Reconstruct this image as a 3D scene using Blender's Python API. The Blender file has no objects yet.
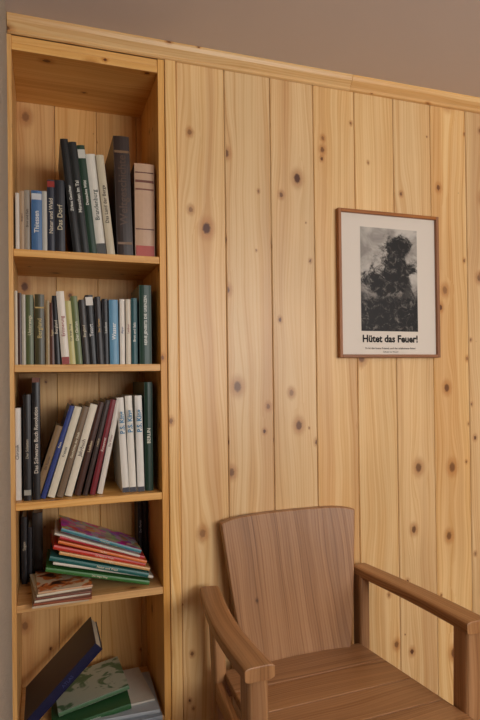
import bpy, math, random, bmesh
from mathutils import Matrix, Vector, Euler
random.seed(7)
scene = bpy.context.scene
scene.view_settings.view_transform = 'Standard'
COL = bpy.context.collection

def lin(c):
    return tuple(((v/255)/12.92 if v/255 <= .04045 else (((v/255)+.055)/1.055)**2.4) for v in c)

# ------------------------------------------------------------ node helper
class NB:
    def __init__(s, name):
        s.mat = bpy.data.materials.new(name); s.mat.use_nodes = True
        s.nt = s.mat.node_tree; s.nt.nodes.clear()
        s.out = s.nt.nodes.new('ShaderNodeOutputMaterial')
        s.bsdf = s.nt.nodes.new('ShaderNodeBsdfPrincipled')
        s.nt.links.new(s.bsdf.outputs[0], s.out.inputs[0])
    def n(s, t, **kw):
        nd = s.nt.nodes.new(t)
        for k, v in kw.items(): setattr(nd, k, v)
        return nd
    def put(s, sock, v):
        if isinstance(v, bpy.types.NodeSocket): s.nt.links.new(v, sock)
        elif isinstance(v, tuple) and len(v) == 3 and sock.type == 'RGBA': sock.default_value = (*v, 1)
        else: sock.default_value = v
    def m(s, op, a, b=0.0, c=None, clamp=False):
        nd = s.n('ShaderNodeMath', operation=op, use_clamp=clamp)
        s.put(nd.inputs[0], a); s.put(nd.inputs[1], b)
        if c is not None: s.put(nd.inputs[2], c)
        return nd.outputs[0]
    def xyz(s, x, y, z=0.0):
        nd = s.n('ShaderNodeCombineXYZ')
        s.put(nd.inputs[0], x); s.put(nd.inputs[1], y); s.put(nd.inputs[2], z)
        return nd.outputs[0]
    def sep(s, v):
        nd = s.n('ShaderNodeSeparateXYZ'); s.put(nd.inputs[0], v)
        return nd.outputs
    def noise(s, vec, scale=1.0, detail=3.0, rough=.5, dist=0.0):
        nd = s.n('ShaderNodeTexNoise')
        s.put(nd.inputs['Vector'], vec); nd.inputs['Scale'].default_value = scale
        nd.inputs['Detail'].default_value = detail; nd.inputs['Roughness'].default_value = rough
        nd.inputs['Distortion'].default_value = dist
        return nd.outputs[0]
    def smooth(s, v, lo, hi, a=0.0, b=1.0):
        nd = s.n('ShaderNodeMapRange', interpolation_type='SMOOTHSTEP')
        s.put(nd.inputs[0], v); s.put(nd.inputs[1], lo); s.put(nd.inputs[2], hi)
        s.put(nd.inputs[3], a); s.put(nd.inputs[4], b)
        return nd.outputs[0]
    def mix(s, f, a, b, mode='MIX'):
        nd = s.n('ShaderNodeMixRGB', blend_type=mode)
        s.put(nd.inputs[0], f); s.put(nd.inputs[1], a); s.put(nd.inputs[2], b)
        return nd.outputs[0]
    def bump(s, h, strength=.2, dist=.002):
        nd = s.n('ShaderNodeBump'); nd.inputs['Strength'].default_value = strength
        nd.inputs['Distance'].default_value = dist
        s.put(nd.inputs['Height'], h); s.nt.links.new(nd.outputs[0], s.bsdf.inputs['Normal'])
    def fin(s, col, rough=.5, spec=.5):
        s.put(s.bsdf.inputs['Base Color'], col); s.put(s.bsdf.inputs['Roughness'], rough)
        s.bsdf.inputs['Specular IOR Level'].default_value = spec
        return s.mat

def knots_layer(b, u, v, rnd, cw, ch, rmax, thr, shift):
    """sparse elliptical knots: returns du, distance, radius, random"""
    cell = b.xyz(b.m('ADD', b.m('DIVIDE', u, cw), shift), b.m('DIVIDE', v, ch))
    vo = b.n('ShaderNodeTexVoronoi', voronoi_dimensions='2D'); b.put(vo.inputs['Vector'], cell)
    vo.inputs['Scale'].default_value = 1; vo.inputs['Randomness'].default_value = .98
    pu, pv, _ = b.sep(vo.outputs['Position'])
    cr, cg, cb = b.sep(vo.outputs['Color'])
    du = b.m('SUBTRACT', u, b.m('MULTIPLY', b.m('SUBTRACT', pu, shift), cw))
    dv = b.m('SUBTRACT', v, b.m('MULTIPLY', pv, ch))
    r = b.m('MULTIPLY', b.m('MAXIMUM', b.m('SUBTRACT', cr, thr), 0.0), rmax/(1-thr))
    wob = b.m('MULTIPLY', b.m('SUBTRACT', b.noise(b.xyz(u, v, rnd), 150, 2), .5), .006)
    dvk = b.m('MULTIPLY', dv, .72)
    d = b.m('ADD', b.m('SQRT', b.m('ADD', b.m('MULTIPLY', du, du), b.m('MULTIPLY', dvk, dvk))), wob)
    return du, dv, d, r, cg

def wood(name, light, mid, dark, knotc, rough=.45, knots=1.0, freq=70, bump=.15, spec=.4, cw=.15, ch=.24, contrast=1.0, streak=.0):
    b = NB(name)
    uv = b.n('ShaderNodeUVMap').outputs[0]
    u, v, _ = b.sep(uv)
    rnd = b.n('ShaderNodeAttribute', attribute_name='rnd').outputs['Fac']
    du, dv, d, r, cg = knots_layer(b, u, v, rnd, cw, ch, .0145*knots, .28, 0.0)
    strength = b.m('MULTIPLY', r, 90.0, clamp=True)
    dve = b.m('MULTIPLY', dv, .33)
    q = b.m('DIVIDE', b.m('ADD', b.m('MULTIPLY', du, du), b.m('MULTIPLY', dve, dve)), .026**2)
    e = b.m('EXPONENT', b.m('MULTIPLY', q, -1.0))
    f = b.m('SUBTRACT', u, b.m('MULTIPLY', b.m('MULTIPLY', du, .8), b.m('MULTIPLY', e, strength)))
    warp = b.m('MULTIPLY', b.m('SUBTRACT', b.noise(b.xyz(b.m('MULTIPLY', u, 5.0), b.m('MULTIPLY', v, 1.1), rnd), 1, 2), .5), .10)
    f2 = b.m('ADD', f, warp)
    n1 = b.noise(b.xyz(b.m('MULTIPLY', f2, freq), b.m('MULTIPLY', v, .7), b.m('MULTIPLY', rnd, 9.0)), 1, 3, .6)
    n2 = b.noise(b.xyz(b.m('MULTIPLY', f2, 600.0), b.m('MULTIPLY', v, 9.0)), 1, 2, .6)
    ringphase = b.m('MULTIPLY', f2, 2*math.pi*freq*1.5)
    ring = b.m('MULTIPLY_ADD', b.m('SINE', ringphase), .5, .5)
    ring = b.m('POWER', ring, 3.0)
    t = b.m('ADD', b.m('MULTIPLY', b.smooth(n1, .3, .75), .55*contrast), b.m('MULTIPLY', b.m('MULTIPLY', ring, n1), .45*contrast))
    t = b.m('ADD', t, b.m('MULTIPLY', b.m('SUBTRACT', n2, .5), .3), clamp=True)
    c = b.mix(b.smooth(t, 0.0, .6), light, mid)
    c = b.mix(b.smooth(t, .5, 1.1), c, dark)
    if streak:
        # broad darker heartwood bands
        hb = b.noise(b.xyz(b.m('MULTIPLY', f2, 16.0), b.m('MULTIPLY', v, .35), b.m('MULTIPLY', rnd, 31.0)), 1, 1)
        c = b.mix(b.m('MULTIPLY', b.smooth(hb, .50, .70), streak), c, dark)
    def stamp(c, d, r, cg):
        halo = b.smooth(d, b.m('MULTIPLY', r, 2.8), b.m('MULTIPLY', r, .9))
        halo = b.m('MULTIPLY', halo, b.smooth(r, .0008, .002))
        c = b.mix(b.m('MULTIPLY', halo, .65), c, dark)
        km = b.smooth(d, b.m('MULTIPLY', r, 1.15), b.m('MULTIPLY', r, .6))
        km = b.m('MULTIPLY', km, b.smooth(r, .0008, .0015))
        return b.mix(b.m('MULTIPLY', km, b.m('MULTIPLY_ADD', cg, .5, .48)), c, knotc)
    c = stamp(c, d, r, cg)
    if knots > .5:
        _, _, d2, r2_, cg2 = knots_layer(b, u, v, rnd, cw*.8, ch*.95, .0065, .6, 7.37)
        c = stamp(c, d2, r2_, cg2)
    big = b.noise(b.xyz(b.m('MULTIPLY', u, 4.0), b.m('MULTIPLY', v, 1.6), rnd), 1, 3)
    val = b.m('ADD', b.m('MULTIPLY_ADD', big, .34, .82), b.m('MULTIPLY', b.m('SUBTRACT', rnd, .5), .2))
    hs = b.n('ShaderNodeHueSaturation'); b.put(hs.inputs['Color'], c); b.put(hs.inputs['Value'], val)
    b.put(hs.inputs['Saturation'], b.m('MULTIPLY_ADD', rnd, .14, .94))
    b.bump(b.m('ADD', n2, b.m('MULTIPLY', t, .6)), bump, .001)
    return b.fin(hs.outputs[0], rough, spec)

# ------------------------------------------------------------ mesh builder
class MB:
    def __init__(s): s.v=[]; s.f=[]; s.uv=[]; s.r=[]; s.c=[]; s.m=[]
    def add(s, verts, faces, uvs, rnd=0.5, col=(1,1,1), mi=0, M=None):
        o = len(s.v)
        for p in verts:
            p = Vector(p)
            s.v.append(M @ p if M is not None else p)
        for f, q in zip(faces, uvs):
            s.f.append([i+o for i in f]); s.uv.append(q); s.r.append(rnd); s.c.append(col); s.m.append(mi)
    def box(s, x0,x1,y0,y1,z0,z1, grain='z', rnd=None, col=(1,1,1), mi=0, M=None, off=True):
        if rnd is None: rnd = random.random()
        vs = [(x,y,z) for x in (x0,x1) for y in (y0,y1) for z in (z0,z1)]
        fs = [(0,1,3,2),(4,6,7,5),(0,4,5,1),(2,3,7,6),(0,2,6,4),(1,5,7,3)]
        g = 'xyz'.index(grain)
        ou, ov = (random.uniform(0,50), random.uniform(0,50)) if off else (0,0)
        uvs = []
        for k, f in enumerate(fs):
            na = k//2
            ax = [a for a in range(3) if a != na]
            if g in ax: va = g; ua = [a for a in ax if a != g][0]
            else: ua, va = ax
            uvs.append([(vs[i][ua]+ou+na*.37, vs[i][va]+ov) for i in f])
        s.add(vs, fs, uvs, rnd, col, mi, M)
    def prism(s, pts, a0, a1, axis='y', rnd=None, M=None, grain=1, yfun=None):
        if rnd is None: rnd = random.random()
        ou, ov = random.uniform(0,50), random.uniform(0,50)
        def mk(p, a):
            if axis == 'y': return (p[0], a+(yfun(p) if yfun else 0), p[1])
            if axis == 'x': return (a, p[0], p[1])
            return (p[0], p[1], a)
        n = len(pts)
        vs = [mk(p,a0) for p in pts]+[mk(p,a1) for p in pts]
        gu = lambda p: (p[1-grain]+ou, p[grain]+ov)
        fs = [tuple(range(n)), tuple(range(2*n-1, n-1, -1))]
        uvs = [[gu(p) for p in pts], [gu(pts[i-n]) for i in fs[1]]]
        for i in range(n):
            j = (i+1) % n
            fs.append((i, i+n, j+n, j))
            ga = gu(pts[i]); gb = gu(pts[j]); t = a1-a0
            uvs.append([ga, (ga[0]+t,ga[1]), (gb[0]+t,gb[1]), gb])
        s.add(vs, fs, uvs, rnd, (1,1,1), 0, M)
    def sweep(s, path, sec, rnd=None, M=None, up=Vector((0,0,1))):
        if rnd is None: rnd = random.random()
        ou, ov = random.uniform(0,50), random.uniform(0,50)
        vs=[]; L=0; vv=[]
        n = len(sec)
        for i,(p,w,h) in enumerate(path):
            p = Vector(p)
            a = Vector(path[max(i-1,0)][0]); b_ = Vector(path[min(i+1,len(path)-1)][0])
            t = (b_-a).normalized(); side = t.cross(up).normalized(); u2 = side.cross(t).normalized()
            if i: L += (p-Vector(path[i-1][0])).length
            vv.append(L)
            for q in sec: vs.append(p + side*q[0]*w + u2*q[1]*h)
        per=[0]
        for k in range(n):
            a=sec[k]; c=sec[(k+1)%n]; per.append(per[-1]+math.hypot((a[0]-c[0])*path[0][1],(a[1]-c[1])*path[0][2]))
        fs=[]; uvs=[]
        for i in range(len(path)-1):
            for k in range(n):
                k2=(k+1)%n
                fs.append((i*n+k, i*n+k2, (i+1)*n+k2, (i+1)*n+k))
                uvs.append([(ou+per[k],ov+vv[i]),(ou+per[k+1],ov+vv[i]),(ou+per[k+1],ov+vv[i+1]),(ou+per[k],ov+vv[i+1])])
        fs.append(tuple(range(n-1,-1,-1))); uvs.append([(ou+sec[k][0]*path[0][1],ov+sec[k][1]*.05) for k in range(n-1,-1,-1)])
        o=(len(path)-1)*n
        fs.append(tuple(range(o,o+n))); uvs.append([(ou+sec[k][0]*path[0][1],ov+L+sec[k][1]*.05) for k in range(n)])
        s.add(vs,fs,uvs,rnd,(1,1,1),0,M)
    def obj(s, name, mats, bevel=0, seg=2, parent=None, smooth=False):
        me = bpy.data.meshes.new(name)
        me.from_pydata([tuple(p) for p in s.v], [], s.f)
        me.uv_layers.new(name='UVMap')
        me.attributes.new('rnd','FLOAT','FACE')
        me.attributes.new('col','FLOAT_COLOR','CORNER')
        uvf = [c for q in s.uv for w in q for c in w]
        colf = [c for q,cc in zip(s.uv,s.c) for w in q for c in (cc[0],cc[1],cc[2],1.0)]
        me.uv_layers['UVMap'].data.foreach_set('uv', uvf)
        me.attributes['rnd'].data.foreach_set('value', s.r)
        me.attributes['col'].data.foreach_set('color', colf)
        for m_ in (mats if isinstance(mats,list) else [mats]): me.materials.append(m_)
        me.polygons.foreach_set('material_index', s.m)
        me.update()
        bm = bmesh.new(); bm.from_mesh(me); bmesh.ops.recalc_face_normals(bm, faces=bm.faces); bm.to_mesh(me); bm.free()
        ob = bpy.data.objects.new(name, me); COL.objects.link(ob)
        if bevel:
            md = ob.modifiers.new('bevel','BEVEL'); md.width = bevel; md.segments = seg; md.limit_method='ANGLE'; md.angle_limit=math.radians(40)
        if smooth:
            for p in me.polygons: p.use_smooth = True
        if parent: ob.parent = parent
        return ob

# ------------------------------------------------------------ materials
pine = wood('pine_panelling', lin((236,200,144)), lin((222,176,114)), lin((184,122,64)), lin((84,42,22)), contrast=.95, streak=.36, rough=.38)
pine2 = wood('pine_shelving', lin((228,182,118)), lin((214,161,96)), lin((178,116,58)), lin((88,46,24)), freq=60, knots=.9, contrast=.95, streak=.28)
oak = wood('oiled_oak', lin((174,130,90)), lin((152,108,70)), lin((100,64,40)), lin((58,34,20)), rough=.38, knots=0.5, freq=80, bump=.5, spec=.5, cw=.3, ch=.5, contrast=1.05, streak=.25)
frame_w = wood('frame_wood', lin((166,108,62)), lin((146,92,52)), lin((110,64,36)), lin((70,36,20)), knots=0, freq=120)
floor_w = wood('floorboards', lin((120,82,52)), lin((98,64,40)), lin((70,44,28)), lin((50,28,16)))

def plaster(name, c, scale, strength, dist):
    b = NB(name); tc = b.n('ShaderNodeTexCoord').outputs['Object']
    n1 = b.noise(tc, scale, 5, .6); n2 = b.noise(tc, 2.0, 3)
    col = b.mix(b.m('MULTIPLY_ADD', n2, .3, -.02), c, tuple(v*.75 for v in c))
    b.bump(n1, strength, dist)
    return b.fin(col, .9, .2)
ceil_m = plaster('ceiling_paint', lin((222,212,208)), 60, .15, .001)
rough_m = plaster('roughcast_plaster', lin((190,178,162)), 70, 1.0, .012)
wall_m = plaster('wall_paint', lin((205,196,182)), 60, .2, .002)

b = NB('book_cover')
ca = b.n('ShaderNodeAttribute', attribute_name='col').outputs['Color']
tc = b.n('ShaderNodeTexCoord').outputs['Object']
cov = b.mix(b.m('MULTIPLY', b.noise(tc, 60, 3), .25), ca, b.mix(1.0, ca, (.6,.55,.5), 'MULTIPLY'))
book_m = b.fin(cov, .38, .45)
b = NB('book_pages')
tc = b.n('ShaderNodeTexCoord').outputs['Object']
x,y,z = b.sep(tc)
st = b.noise(b.xyz(b.m('MULTIPLY',x,900.0), b.m('MULTIPLY',y,20.0), b.m('MULTIPLY',z,20.0)),1,2)
page_m = b.fin(b.mix(st, lin((196,180,150)), lin((226,214,188))), .85, .2)
b = NB('patterned_cover')
uv = b.n('ShaderNodeTexCoord').outputs['Object']
nn = b.noise(uv, 18, 2, .5, 1.0)
patt_m = b.fin(b.mix(b.smooth(nn,.40,.50), lin((84,122,84)), lin((186,194,172))), .4, .4)
b = NB('childrens_cover')
uv = b.n('ShaderNodeTexCoord').outputs['Object']
vo = b.n('ShaderNodeTexVoronoi'); b.put(vo.inputs['Vector'], uv); vo.inputs['Scale'].default_value = 45
hs = b.n('ShaderNodeHueSaturation'); b.put(hs.inputs['Color'], b.mix(.4, vo.outputs['Color'], lin((214,100,110)))); hs.inputs['Saturation'].default_value=1.2
hs.inputs['Value'].default_value=.8
kids_m = b.fin(hs.outputs[0], .35, .5)
b = NB('booklet_cover')
uv = b.n('ShaderNodeTexCoord').outputs['Object']
n1 = b.noise(uv, 26, 3, .5, .6)
booklet_m = b.fin(b.mix(b.smooth(n1,.5,.56), b.mix(b.smooth(n1,.40,.44), lin((70,44,34)), lin((200,110,50))), lin((212,190,160))), .4, .4)

# ------------------------------------------------------------ room shell
H = 2.31
mb = MB()
P = .1545; x = .3865
while x < 3.95:
    mb.box(x+.0008, x+P-.0008, 0, .018, 0, H, 'z')
    x += P
wp = mb.obj('wall_panelled', pine, bevel=.0026, seg=1)
mb = MB()
mb.box(.372, 4.1, .019, .12, 0, H+.1, 'z')
mb.box(-.25, 4.1, .345, .42, 0, H+.1, 'z')
wb = mb.obj('wall_back', wall_m)
mb = MB(); mb.box(-.30, -.1005, -.006, .36, 0, H, 'z'); mb.box(-.30, -.0915, -.55, -.006, 0, H, 'z'); mb.box(-2.0, -.30, -.55, -.40, 0, H, 'z'); mb.obj('wall_left', rough_m, bevel=.004)
mb = MB(); mb.box(4.0, 4.12, -3.72, .12, 0, H, 'z'); mb.obj('wall_right', wall_m)
mb = MB(); mb.box(-2.12, -2.0, -3.72, -.40, 0, H, 'z'); mb.obj('wall_hall', wall_m)
wx0, wx1, wz0, wz1 = .6, 2.6, 1.05, 2.15
mb = MB()
mb.box(-2.0, wx0, -3.72, -3.6, 0, H); mb.box(wx1, 4.0, -3.72, -3.6, 0, H)
mb.box(wx0, wx1, -3.72, -3.6, 0, wz0); mb.box(wx0, wx1, -3.72, -3.6, wz1, H)
mb.obj('wall_front', wall_m)
mb = MB()
for a,bb in ((wx0,wx0+.06),((wx0+wx1)/2-.03,(wx0+wx1)/2+.03),(wx1-.06,wx1)): mb.box(a,bb,-3.68,-3.62,wz0,wz1)
mb.box(wx0,wx1,-3.68,-3.62,wz0,wz0+.06,'x'); mb.box(wx0,wx1,-3.68,-3.62,wz1-.06,wz1,'x')
mb.obj('window_1', pine2, bevel=.003)
mb = MB(); mb.box(-2.12, 4.12, -3.72, .42, H, H+.1, 'x'); mb.obj('ceiling', ceil_m)
mb = MB()
yy = -3.72
while yy < .42:
    mb.box(-2.12, 4.12, yy+.0005, yy+.1375, -.03, 0, 'x'); yy += .138
mb.obj('floor', floor_w, bevel=.001, seg=1)
prof = [(0,H),(-.028,H),(-.028,H-.008),(-.024,H-.018),(-.016,H-.027),(-.009,H-.034),(-.009,H-.042),(-.004,H-.045),(0,H-.045)]
mb = MB()
def cove(x0,x1,M=None):
    n=len(prof); r=random.uniform(.4,.7); o=random.uniform(0,40)
    vs=[(x0,p[0],p[1]-.0005) for p in prof]+[(x1,p[0],p[1]-.0005) for p in prof]
    fs=[tuple(range(n)),tuple(range(2*n-1,n-1,-1))]; uvs=[[(p[0],p[1]) for p in prof]]*2
    for i in range(n):
        j=(i+1)%n
        fs.append((i,i+n,j+n,j)); k=i*.011
        uvs.append([(o+k,x0),(o+k,x1),(o+k+.011,x1),(o+k+.011,x0)])
    mb.add(vs,fs,uvs,r)
cove(-.0905,.985); cove(.9855,2.8); cove(2.801,3.999)
mb.obj('trim_1', pine, bevel=.001)
mb = MB(); mb.box(.40,3.999,-.014,-.0005,0,.06,'x'); mb.obj('baseboard_back', pine2, bevel=.003)

# ------------------------------------------------------------ bookcase (built into the wall)
XL, XR, DEP = -.080, .330, .314
SH = [.29, .674, .957, 1.342, 1.665]
mb = MB()
mb.box(XL-.0185, XL, -.004, DEP, 0, H-.047, 'z')
mb.box(XR, XR+.020, -.004, DEP, 0, H-.047, 'z')
mb.box(XL, XR, -.002, DEP, 2.222, 2.242, 'x')
mb.box(XL, XR, .0, .016, 2.2425, H-.047, 'x')
for z in SH + [.06]:
    mb.box(XL+.0003, XR-.0003, -.001, DEP, z-.021, z, 'x')
mb.box(XL, XR, .01, .028, 0, .038, 'x')
k = XL-.018
while k < XR+.02:
    k2 = min(k+.137, XR+.02)
    mb.box(k+.0005, k2-.0005, DEP+.0005, DEP+.014, 0, H-.05, 'z'); k += .137
bc = mb.obj('bookcase', pine2, bevel=.0015, seg=2)
mb = MB(); mb.box(XR+.021, .3845, -.010, .018, 0, H-.047, 'z'); mb.obj('trim_2', pine, bevel=.003)

# ------------------------------------------------------------ books
TXT = {}
def text_mesh(s_, bold=.012):
    if (s_,bold) in TXT: return TXT[(s_,bold)]
    cu = bpy.data.curves.new('t','FONT'); cu.body = s_; cu.size = 1; cu.resolution_u = 2
    cu.align_x='LEFT'; cu.align_y='CENTER'; cu.offset = bold
    ob = bpy.data.objects.new('t',cu); COL.objects.link(ob)
    bpy.context.view_layer.update()
    dg = bpy.context.evaluated_depsgraph_get()
    me = bpy.data.meshes.new_from_object(ob.evaluated_get(dg))
    vs=[tuple(v.co) for v in me.vertices]; fs=[tuple(p.vertices) for p in me.polygons]
    w = max(v[0] for v in vs)
    bpy.data.objects.remove(ob); bpy.data.meshes.remove(me)
    TXT[(s_,bold)]=(vs,fs,w); return TXT[(s_,bold)]

def book(mb, M, t, h, w, col, tcol=None, text=None, band=None, mi=0, vert=True):
    """local: x thickness 0..t, y depth 0(spine)..w, z height"""
    c = lin(col); cv=.0022
    mb.box(0,cv,0.001,w,0,h,col=c,mi=mi,M=M); mb.box(t-cv,t,0.001,w,0,h,col=c,mi=mi,M=M)
    n=5; pts=[]
    for i in range(n+1):
        a=i/n; pts.append((t*a, .0012-math.sin(math.pi*a)*min(.003,t*.12)))
    vs=[(p[0],p[1],z) for z in (0,h) for p in pts]+[(p[0],.003,z) for z in (0,h) for p in pts]
    m_=n+1; fs=[]
    for i in range(n):
        fs += [(i,i+1,m_+i+1,m_+i),(2*m_+i+1,2*m_+i,3*m_+i,3*m_+i+1),(i+1,i,2*m_+i,2*m_+i+1),(m_+i,m_+i+1,3*m_+i+1,3*m_+i)]
    fs += [(0,m_,3*m_,2*m_),(n,2*m_+n,3*m_+n,m_+n)]
    mb.add(vs,fs,[[(0,0)]*len(f) for f in fs],.5,c,0,M)
    mb.box(cv,t-cv,.003,w-.004,.003,h-.003,mi=1,M=M)
    yb = -min(.003,t*.12)-.0002+.0012
    if band:
        for (a0,a1,bc_) in band:
            mb.box(t*.04,t*.96,yb,.001,h*a0,h*a1,col=lin(bc_),mi=0,M=M)
    if text and tcol:
        vs,fs,wd = text_mesh(text)
        k = random.choice((.5,.62,.72)); fill = random.uniform(.55,.8)
        size = min(t*k, h*fill/wd)
        off = h*.5-wd*size/2 + h*random.uniform(-.02,.08)
        v2=[(t*.5 - v[1]*size, yb-.0003, off+v[0]*size) for v in vs]
        mb.add(v2,fs,[[(0,0)]*len(f) for f in fs],.5,lin(tcol),0,M)

def mleft(x, y, z, a):
    return Matrix.Translation((x,y,z)) @ Matrix.Rotation(-math.radians(a),4,'Y')
def mright(x, y, z, a, t):
    return Matrix.Translation((x,y,z)) @ Matrix.Rotation(math.radians(a),4,'Y') @ Matrix.Translation((-t,0,0))

titles = ["Wanderungen","Die Heimat im Wandel","Bergland","Kochbuch","Geschichte der Stadt","Das Haus am See","Alpen","Lexikon","Der Garten","Ein Roman","Natur und Wald","Chronik","Winterreise","Am Fluss","Brot und Salz","Der lange Weg","Sagen","Unterwegs","Licht","Das Dorf"]
def rt(): return random.choice(titles)
def X(px,roll):
    p = px+roll-45
    return 1.6366*p/(602.6-.324*p)

BM = [book_m,page_m,patt_m,kids_m,booklet_m]
def row(z, roll, items, name, extra=None):
    mb = MB()
    for it in items:
        x0,x1,h,a,col,tc,tx,band = it
        xa,xb = X(x0,roll),X(x1,roll)
        xb = min(xb, XR-.002); t = (xb-xa)-.0006
        y = .025+random.uniform(0,.014) ; w = min(.26, h*.72)
        if a > 0: t *= math.cos(math.radians(a)); M = mleft(xa,y,z+.0006,a)
        else: M = Matrix.Translation((xa,y,z+.0006))
        book(mb, M, t, h, w, col, tc, tx, band)
    if extra: extra(mb)
    return mb.obj(name, BM, bevel=0)

r1 = [
 (15,19,.168,0,(214,208,196),None,None,None),
 (19,24,.175,0,(176,150,120),(60,40,30),rt(),None),
 (24,30,.178,0,(160,150,135),(60,40,30),rt(),None),
 (31,42,.176,0,(70,110,156),(230,230,225),"Thiessen",[(.85,.95,(200,205,210))]),
 (42,47,.180,0,(190,186,175),None,None,None),
 (47,55,.214,0,(40,44,58),(210,200,180),rt(),[(.9,.98,(150,40,30))]),
 (55,65,.214,0,(34,36,44),(200,190,160),rt(),None),
 (73,81,.335,6,(22,24,26),(235,235,225),"Zirkus Gesichter",None),
 (81,89,.328,6,(30,34,34),(230,230,220),"Menschen im Tal",None),
 (89,97,.322,6,(30,60,44),(235,235,225),"Deutsches Wild",[(.88,.96,(200,200,190))]),
 (97,107,.302,6,(222,218,206),(30,50,40),"Brandenburg",[(.0,.12,(60,60,56))]),
 (107,115,.300,6,(200,190,164),(60,40,30),"Das Land der Berge",None),
 (117,133,.362,1.5,(46,30,22),(80,56,38),"Weltgeschichte",[(.86,.88,(120,90,60)),(.1,.12,(120,90,60))]),
 (135,155,.288,0,(196,162,132),None,None,[(.02,.13,(176,64,46)),(.30,.31,(90,40,30)),(.72,.735,(120,70,50)),(.80,.825,(110,60,44)),(.9,.91,(90,40,30))]),
]
row(SH[4], 2, r1, 'books')
r2 = [
 (15,18,.21,0,(200,190,170),None,None,None),(18,22,.205,0,(70,40,30),None,None,None),(22,26,.2,0,(180,175,160),None,None,None),
 (26,34,.2,0,(88,98,62),(210,205,170),rt(),None),(35,45,.202,0,(70,66,40),(190,170,110),rt(),[(.8,.82,(190,160,90))]),
 (46,50,.185,0,(150,130,90),None,None,None),(50,55,.18,0,(90,50,34),(200,180,130),rt(),None),(55,61,.2,2,(26,24,26),(210,200,180),rt(),None),
 (62,70,.212,4,(226,218,204),(150,40,30),"Erinnerung",[(.0,.1,(150,50,40))]),(70,76,.185,4,(196,188,124),(60,60,30),rt(),None),(76,83,.20,4,(104,116,70),(220,220,190),rt(),None),
 (84,90,.19,4,(50,44,40),(200,190,160),rt(),None),(90,98,.205,3.5,(24,24,26),(220,220,215),"Tatort",[(.85,.97,(220,215,205))]),(98,104,.2,2.5,(36,30,30),(210,160,60),rt(),None),
 (104,110,.195,1,(30,30,34),(200,200,190),rt(),None),(110,119,.192,.6,(100,152,184),(240,240,235),"Wasser",None),(120,125,.195,0,(226,220,208),(40,60,120),rt(),None),
 (126,131,.195,0,(214,204,184),(140,40,30),rt(),None),(132,138,.2,0,(36,84,90),(220,220,210),rt(),None),(140,152,.24,0,(20,58,42),(230,230,218),"REINE JENSEITS DIE GRENZEN",None),
]
row(SH[3], .4, r2, 'books')
r3 = [
 (14,22,.262,0,(220,214,204),(60,50,50),rt(),None),
 (24,32,.300,0,(30,26,26),(190,180,160),"Der Schatten",[(.05,.1,(160,160,150))]),
 (33,41,.348,0,(24,20,22),(215,205,190),"Das Schwarze Buch Revolution",[(.96,1.0,(110,60,40))]),
 (123,130,.285,3,(228,224,214),None,None,[(.0,.05,(60,60,70))]),
 (130,137,.290,2.2,(230,226,214),None,None,[(.0,.05,(60,60,70))]),
 (138,145,.290,1.2,(228,226,218),None,None,[(.0,.05,(60,60,70))]),
 (146,154,.33,0,(24,54,40),(220,220,200),"BERLIN",None),
]
def r3x(mb):
    for (x0,x1,h,a) in ((123,130,.285,3),(130,137,.29,2.2),(138,145,.29,1.2)):
        M = mleft(X(x0,-1.1),.0235,SH[2]+.0006,a); t=(X(x1,-1.1)-X(x0,-1.1)-.0006)
        vs,fs,wd = text_mesh("P.S. King",.03); sz=t*.95
        mb.add([(t*.5-q[1]*sz,-.001,h*.62+q[0]*sz) for q in vs],fs,[[(0,0)]*len(f) for f in fs],.5,lin((40,120,160)),0,M)
    grp = [(.016,.28,12,(222,216,204),(120,40,50),"Der Winter"),(.016,.285,13,(120,30,40),(220,200,190),"Rosenrot"),
           (.013,.285,14,(58,40,34),(200,180,140),rt()),(.018,.28,15,(70,40,28),(210,190,150),rt()),
           (.021,.275,16,(226,218,198),(70,40,30),"Jahrbuch"),(.019,.27,16.5,(120,100,78),(230,220,190),rt()),
           (.021,.27,17,(222,214,192),(40,60,60),"Freizeit"),(.014,.275,17.5,(44,60,124),(230,220,190),"Reise"),
           (.019,.215,18,(134,108,76),(60,40,30),rt())]
    L = 0; an = 0.0
    for (t,h,a,col,tc,tx) in grp:
        ra = math.radians(a)
        c = L + h*math.cos(ra)*math.tan(math.radians(an)) - h*math.sin(ra)
        if an == 0.0: c = X(103,-1.1)
        M = mright(c,.028+random.uniform(0,.01),SH[2]+.0006,a,t)
        book(mb,M,t-.0008,h,h*.7,col,tc,tx,None)
        L = c - t/math.cos(ra) - .0006; an = a
row(SH[2], -1.1, r3, 'books', r3x)

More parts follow.
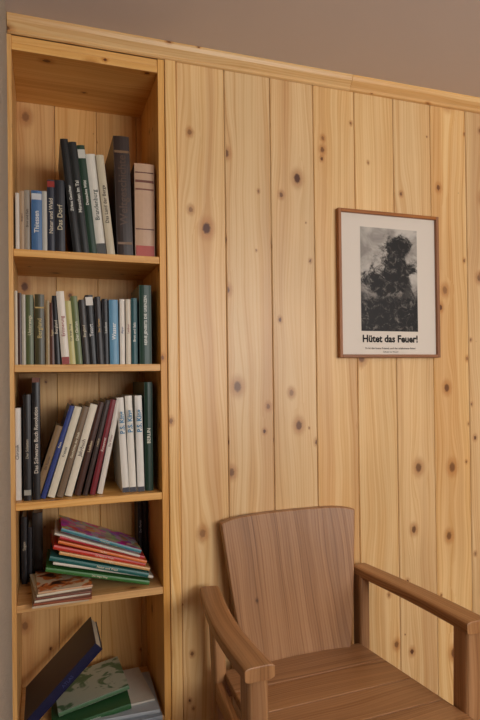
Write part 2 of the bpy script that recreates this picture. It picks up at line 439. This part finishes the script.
def flat(mb, x, y, z, L, t, w, col, tilt=0, yaw=0, tcol=None, text=None, mi=0):
    M = Matrix.Translation((x,y,z)) @ Matrix.Rotation(math.radians(yaw),4,'Z') @ Matrix.Rotation(-math.radians(tilt),4,'Y') @ Matrix(((0,0,1,0),(0,1,0,0),(-1,0,0,t),(0,0,0,1)))
    book(mb, M, t, L, w, col, tcol, text, None, mi)
def r4x(mb):
    z0 = SH[1]+.0006
    zz = z0
    for i,(L,w,col,yw,mi) in enumerate([(.15,.20,(200,180,150),2,0),(.155,.2,(150,80,50),-2,0),(.15,.2,(210,200,180),5,0),(.15,.195,(120,70,50),1,0),(.15,.19,(216,206,180),7,0),(.148,.19,(206,160,120),3,4)]):
        t=.0058; flat(mb,-.038+i*.003,-.040+i*.004,zz,L,t,w,col,0,yw, mi=mi); zz+=t+.0003
    st=[(.305,.012,.19,(60,116,56),14,-3,.02),(.300,.007,.19,(216,210,196),15,2,0),(.295,.013,.185,(36,100,96),16,-4,.012),
        (.275,.009,.185,(216,164,104),17,1,0),(.28,.012,.18,(196,54,38),18,4,.008),(.27,.008,.175,(224,120,56),19,-2,0),
        (.262,.009,.175,(180,40,46),20,3,0),(.262,.006,.17,(206,200,186),20.5,-3,.01),(.25,.011,.17,(60,126,136),21.5,2,0)]
    xr=XR-.006; d=0
    for i,(L,t,w,col,tl,yw,sh) in enumerate(st):
        ra=math.radians(tl)
        xr_i = xr-.012-i*.005-sh
        ax = xr_i - L*math.cos(ra)
        az = z0 + L*math.sin(ra) + d
        mi = 3 if i==len(st)-1 else 0
        flat(mb, ax, .035+i*.002, az, L, t, w, col, -tl, yw*.5, (225,215,190), rt(), mi)
        d += t/math.cos(ra)+.0012
    book(mb, Matrix.Translation((-.072,.17,z0)), .016,.205,.14,(28,26,30),(190,180,160),rt())
    book(mb, Matrix.Translation((-.054,.18,z0)), .012,.17,.13,(36,34,40))
    book(mb, Matrix.Translation((-.041,.235,z0)), .03,.20,.075,(60,50,44))
    book(mb, Matrix.Translation((.292,.236,z0)), .018,.245,.072,(26,26,34),(180,180,190),rt())
    book(mb, Matrix.Translation((.311,.236,z0)), .016,.24,.072,(34,28,30))
row(SH[1], -2.5, [], 'books', r4x)
def r5x(mb):
    z0 = SH[0]+.0006
    flat(mb,.095,-.03,z0,.225,.014,.26,(146,158,170),0,2,(40,40,50),rt())
    flat(mb,.115,.0,z0+.0146,.2,.010,.23,(176,184,190),0,-2)
    flat(mb,.165,.03,z0+.0252,.145,.006,.21,(206,200,186),0,5)
    flat(mb,.012,.012,z0+.0,.225,.016,.2,(50,100,58),8.2,0,(200,210,190),rt())
    flat(mb,.030,.06,z0+.022,.21,.012,.2,(90,124,90),10,3,None,None,2)
    flat(mb,-.045,.02,z0+.026,.275,.028,.2,(22,24,60),44,0,(60,66,110),"ATLAS")
row(SH[0], -4, [], 'books', r5x)

# ------------------------------------------------------------ framed poster
fr = bpy.data.objects.new('framed_poster', None); COL.objects.link(fr); fr.location=(0,0,0)
fx0,fx1,fz0,fz1 = .928,1.329,1.360,1.860
mb = MB(); fw=.011
mb.box(fx0,fx0+fw,-.020,-.001,fz0,fz1,'z'); mb.box(fx1-fw,fx1,-.020,-.001,fz0,fz1,'z')
mb.box(fx0+fw,fx1-fw,-.020,-.001,fz0,fz0+fw,'x'); mb.box(fx0+fw,fx1-fw,-.020,-.001,fz1-fw,fz1,'x')
mb.obj('frame', frame_w, bevel=.0015, parent=fr)
b = NB('poster_paper'); paper = b.fin(lin((222,212,198)), .5, .3)
mb = MB(); mb.box(fx0+fw,fx1-fw,-.008,-.002,fz0+fw,fz1-fw); mb.obj('poster_sheet', paper, parent=fr)
# black-and-white print: smoke cloud over a burning ruin
b = NB('poster_photograph')
uv = b.n('ShaderNodeUVMap').outputs[0]; u,v,_ = b.sep(uv)
uvs_ = b.xyz(b.m('ADD', u, 3.3), b.m('MULTIPLY', v, 1.55))
nz = b.noise(uvs_, 4.2, 9, .72, .5); nz2 = b.noise(uvs_, 9, 9, .72, .6); nz3 = b.noise(uvs_, 2.6, 4, .6, .5)
def blob(cx,cy,rx,ry):
    a = b.m('DIVIDE', b.m('SUBTRACT', u, cx), rx); c = b.m('DIVIDE', b.m('SUBTRACT', v, cy), ry)
    return b.m('SQRT', b.m('ADD', b.m('MULTIPLY',a,a), b.m('MULTIPLY',c,c)))
el = b.m('MINIMUM', blob(.58,.56,.38,.24), b.m('MINIMUM', blob(.66,.80,.22,.15), blob(.34,.46,.32,.14)))
tree = b.smooth(b.m('ADD', el, b.m('MULTIPLY', b.m('SUBTRACT', nz, .5), 3.0)), 1.25, .75)
ground = b.smooth(b.m('ADD', v, b.m('MULTIPLY', b.m('SUBTRACT', nz, .5), .4)), .46, .30)
gab = b.m('SUBTRACT', .50, b.m('MULTIPLY', b.m('ABSOLUTE', b.m('SUBTRACT', u, .82)), 1.1))
gable = b.m('MULTIPLY', b.smooth(b.m('SUBTRACT', gab, v), -.01, .02), b.smooth(u, .55, .6))
dark = b.m('MAXIMUM', b.m('MAXIMUM', tree, ground), b.m('MULTIPLY', gable, .9))
sky = b.mix(b.smooth(nz3,.35,.7), lin((196,190,180)), lin((138,132,125)))
g1 = b.mix(b.smooth(nz2,.50,.74), lin((24,22,22)), lin((134,128,120)))
col = b.mix(dark, sky, g1)
pm = b.fin(col, .5, .3)
px0,px1,pz0,pz1 = 1.016,1.243,1.451,1.806
mb = MB()
mb.add([(px0,-.0086,pz0),(px1,-.0086,pz0),(px1,-.0086,pz1),(px0,-.0086,pz1)],[(0,1,2,3)],[[(0,0),(1,0),(1,1.0),(0,1.0)]])
mb.obj('poster_picture', pm, parent=fr)
ink = NB('printing_ink').fin(lin((30,27,26)), .6, .2)
def label(s_, cx, z, width, y, name, sx=None, bold=.012):
    vs,fs,w = text_mesh(s_, bold); k = width/w
    mb = MB(); mb.add([(cx-width/2+q[0]*k, y, z+q[1]*(sx or k)) for q in vs], fs, [[(0,0)]*len(f) for f in fs])
    return mb.obj(name, ink, parent=fr)
label("H\u00fctet das Feuer!", 1.130, 1.424, .222, -.0088, 'headline', .034, .035)
label("Es ist der beste Freund, und der schlimmste Feind", 1.130, 1.392, .20, -.0088, 'caption', .0085)
label("Schutz vor Brand", 1.130, 1.380, .06, -.0088, 'imprint', .006)

# ------------------------------------------------------------ armchair
ch = bpy.data.objects.new('armchair', None); COL.objects.link(ch)
ch.location=(.722,-.085,0); ch.rotation_euler=(0,0,math.radians(2))
def rsec(r=.22,n=3):
    pts=[]
    for cx,cy,a0 in ((.5-r,.5-r,0),(-.5+r,.5-r,90),(-.5+r,-.5+r,180),(.5-r,-.5+r,270)):
        for i in range(n+1):
            a=math.radians(a0+90*i/n); pts.append((cx+r*math.cos(a),cy+r*math.sin(a)))
    return pts
SEC=rsec()
zt=.872; zb=.425
def board(mb, halfw, topz, y0, th, nx=14, nz=12, cx=0.0):
    r=.45; ou=random.uniform(0,40)
    def P(i,j,side):
        s=j/nz; hw=halfw(s); a=-1+2*i/nx
        x=a*hw+cx; zt_=topz(a); z=zb+(zt_-zb)*s
        y=y0+(z-.43)*.13+.018*(1-a*a)+(th if side else 0)
        return (x,y,z)
    vs=[P(i,j,sd) for sd in (0,1) for j in range(nz+1) for i in range(nx+1)]
    W=nx+1; O=W*(nz+1); fs=[]
    for j in range(nz):
        for i in range(nx):
            a=j*W+i; fs.append((a,a+1,a+1+W,a+W)); fs.append((O+a,O+a+W,O+a+1+W,O+a+1))
    for i in range(nx):
        fs.append((i,O+i,O+i+1,i+1)); a=nz*W+i; fs.append((a,a+1,O+a+1,O+a))
    for j in range(nz):
        a=j*W; fs.append((a,a+W,O+a+W,O+a)); a=j*W+nx; fs.append((a,O+a,O+a+W,a+W))
    uvs=[[(ou+vs[k][0]+(vs[k][1]-y0)*.5, vs[k][2]+3) for k in f] for f in fs]
    mb.add(vs,fs,uvs,r)
mb=MB()
board(mb, lambda s:.176+.058*s**.8, lambda a: zt-.012*abs(a)**6-.002*a*a, -.012, .026, cx=.014)
mb.obj('backrest', oak, bevel=.005, seg=3, parent=ch, smooth=False)
mb=MB()
ys=[.005,-.115,-.235,-.355,-.475]
for i in range(4):
    ya,yb_=ys[i],ys[i+1]
    wa=.232+.040*(-ya/.475); wb_=.232+.040*(-yb_/.475)
    mb.prism([(-wa,ya-.0006),(-wb_,yb_+.0006),(wb_,yb_+.0006),(wa,ya-.0006)],.412,.438,'z',grain=0,rnd=random.uniform(.3,.7))
mb.obj('seat', oak, bevel=.003, seg=2, parent=ch)
def post(name, path, w, h):
    mb=MB(); mb.sweep([(p,w,h) for p in path], SEC, rnd=random.uniform(.4,.8), up=Vector((0,1,0))); mb.obj(name, oak, parent=ch)
for sgn,nm in ((-1,'left'),(1,'right')):
    fx = .010 if sgn<0 else 0.0      # the hand-made frame splays a little more on one side
    post('rear_leg_'+nm, [(sgn*.245,.030,0),(sgn*.245,.012,.42),(sgn*.250,.018,.60),(sgn*.254,.022,.652)], .036,.05)
    post('front_leg_'+nm, [(sgn*(.292+fx),-.405,0),(sgn*(.292+fx),-.407,.42),(sgn*(.294+fx),-.410,.645)], .050,.060)
    mb=MB()
    path=[]
    for i in range(13):
        s_=i/12; yv=.045-.495*s_
        xx=.260+(.035+fx)*s_+.016*math.sin(math.pi*s_)
        zz=.660-.004*math.sin(math.pi*s_)
        path.append(((sgn*xx,yv,zz),.058+.014*s_,.033))
    mb.sweep(path, SEC, rnd=.8); mb.obj('armrest_'+nm, oak, bevel=.002, parent=ch)
    mb=MB()
    mb.sweep([((sgn*.250,-.01,.385),.024,.055),((sgn*.286,-.385,.385),.024,.055)], SEC); mb.obj('side_rail_'+nm, oak, parent=ch)
mb=MB(); mb.sweep([((-.275,-.410,.380),.026,.06),((.27,-.410,.380),.026,.06)], SEC); mb.obj('front_rail', oak, parent=ch)
mb=MB(); mb.sweep([((-.235,.012,.385),.026,.055),((.235,.012,.385),.026,.055)], SEC); mb.obj('back_rail', oak, parent=ch)

# ------------------------------------------------------------ light
w = bpy.data.worlds.new('World'); scene.world = w; w.use_nodes=True
w.node_tree.nodes['Background'].inputs[0].default_value=(.75,.85,1,1); w.node_tree.nodes['Background'].inputs[1].default_value=1.0
def area(name, loc, target, sx, sy, power, col):
    l = bpy.data.lights.new(name,'AREA'); l.shape='RECTANGLE'; l.size=sx; l.size_y=sy; l.energy=power; l.color=col
    o = bpy.data.objects.new(name,l); COL.objects.link(o); o.location=loc
    o.rotation_euler = (Vector(target)-Vector(loc)).to_track_quat('-Z','Y').to_euler(); return o
area('window_daylight', (1.6,-3.55,1.6), (1.5,0,1.5), 1.9, 1.0, 62, (1,.975,.945))
area('added_ceiling_fill', (2.0,-2.3,1.75), (2.0,-2.3,3), .3, .3, 21, (1,.94,.87))  # added fill light, no known lamp here; brightens the ceiling and softens the room

# ------------------------------------------------------------ camera
cam = bpy.data.cameras.new('camera'); co = bpy.data.objects.new('camera',cam); COL.objects.link(co)
cam.sensor_fit='VERTICAL'; cam.sensor_height=36; cam.lens=570/720*36
yaw=math.atan(.3425); pitch=math.radians(.5); roll=math.radians(.72)
R = Matrix.Rotation(-yaw,4,'Z') @ Matrix.Rotation(math.radians(90)+pitch,4,'X') @ Matrix.Rotation(-roll,4,'Z')
co.matrix_world = Matrix.Translation((0,-1.7,1.3)) @ R
cam.shift_y = 12/720
cam.clip_start=.02
scene.camera = co
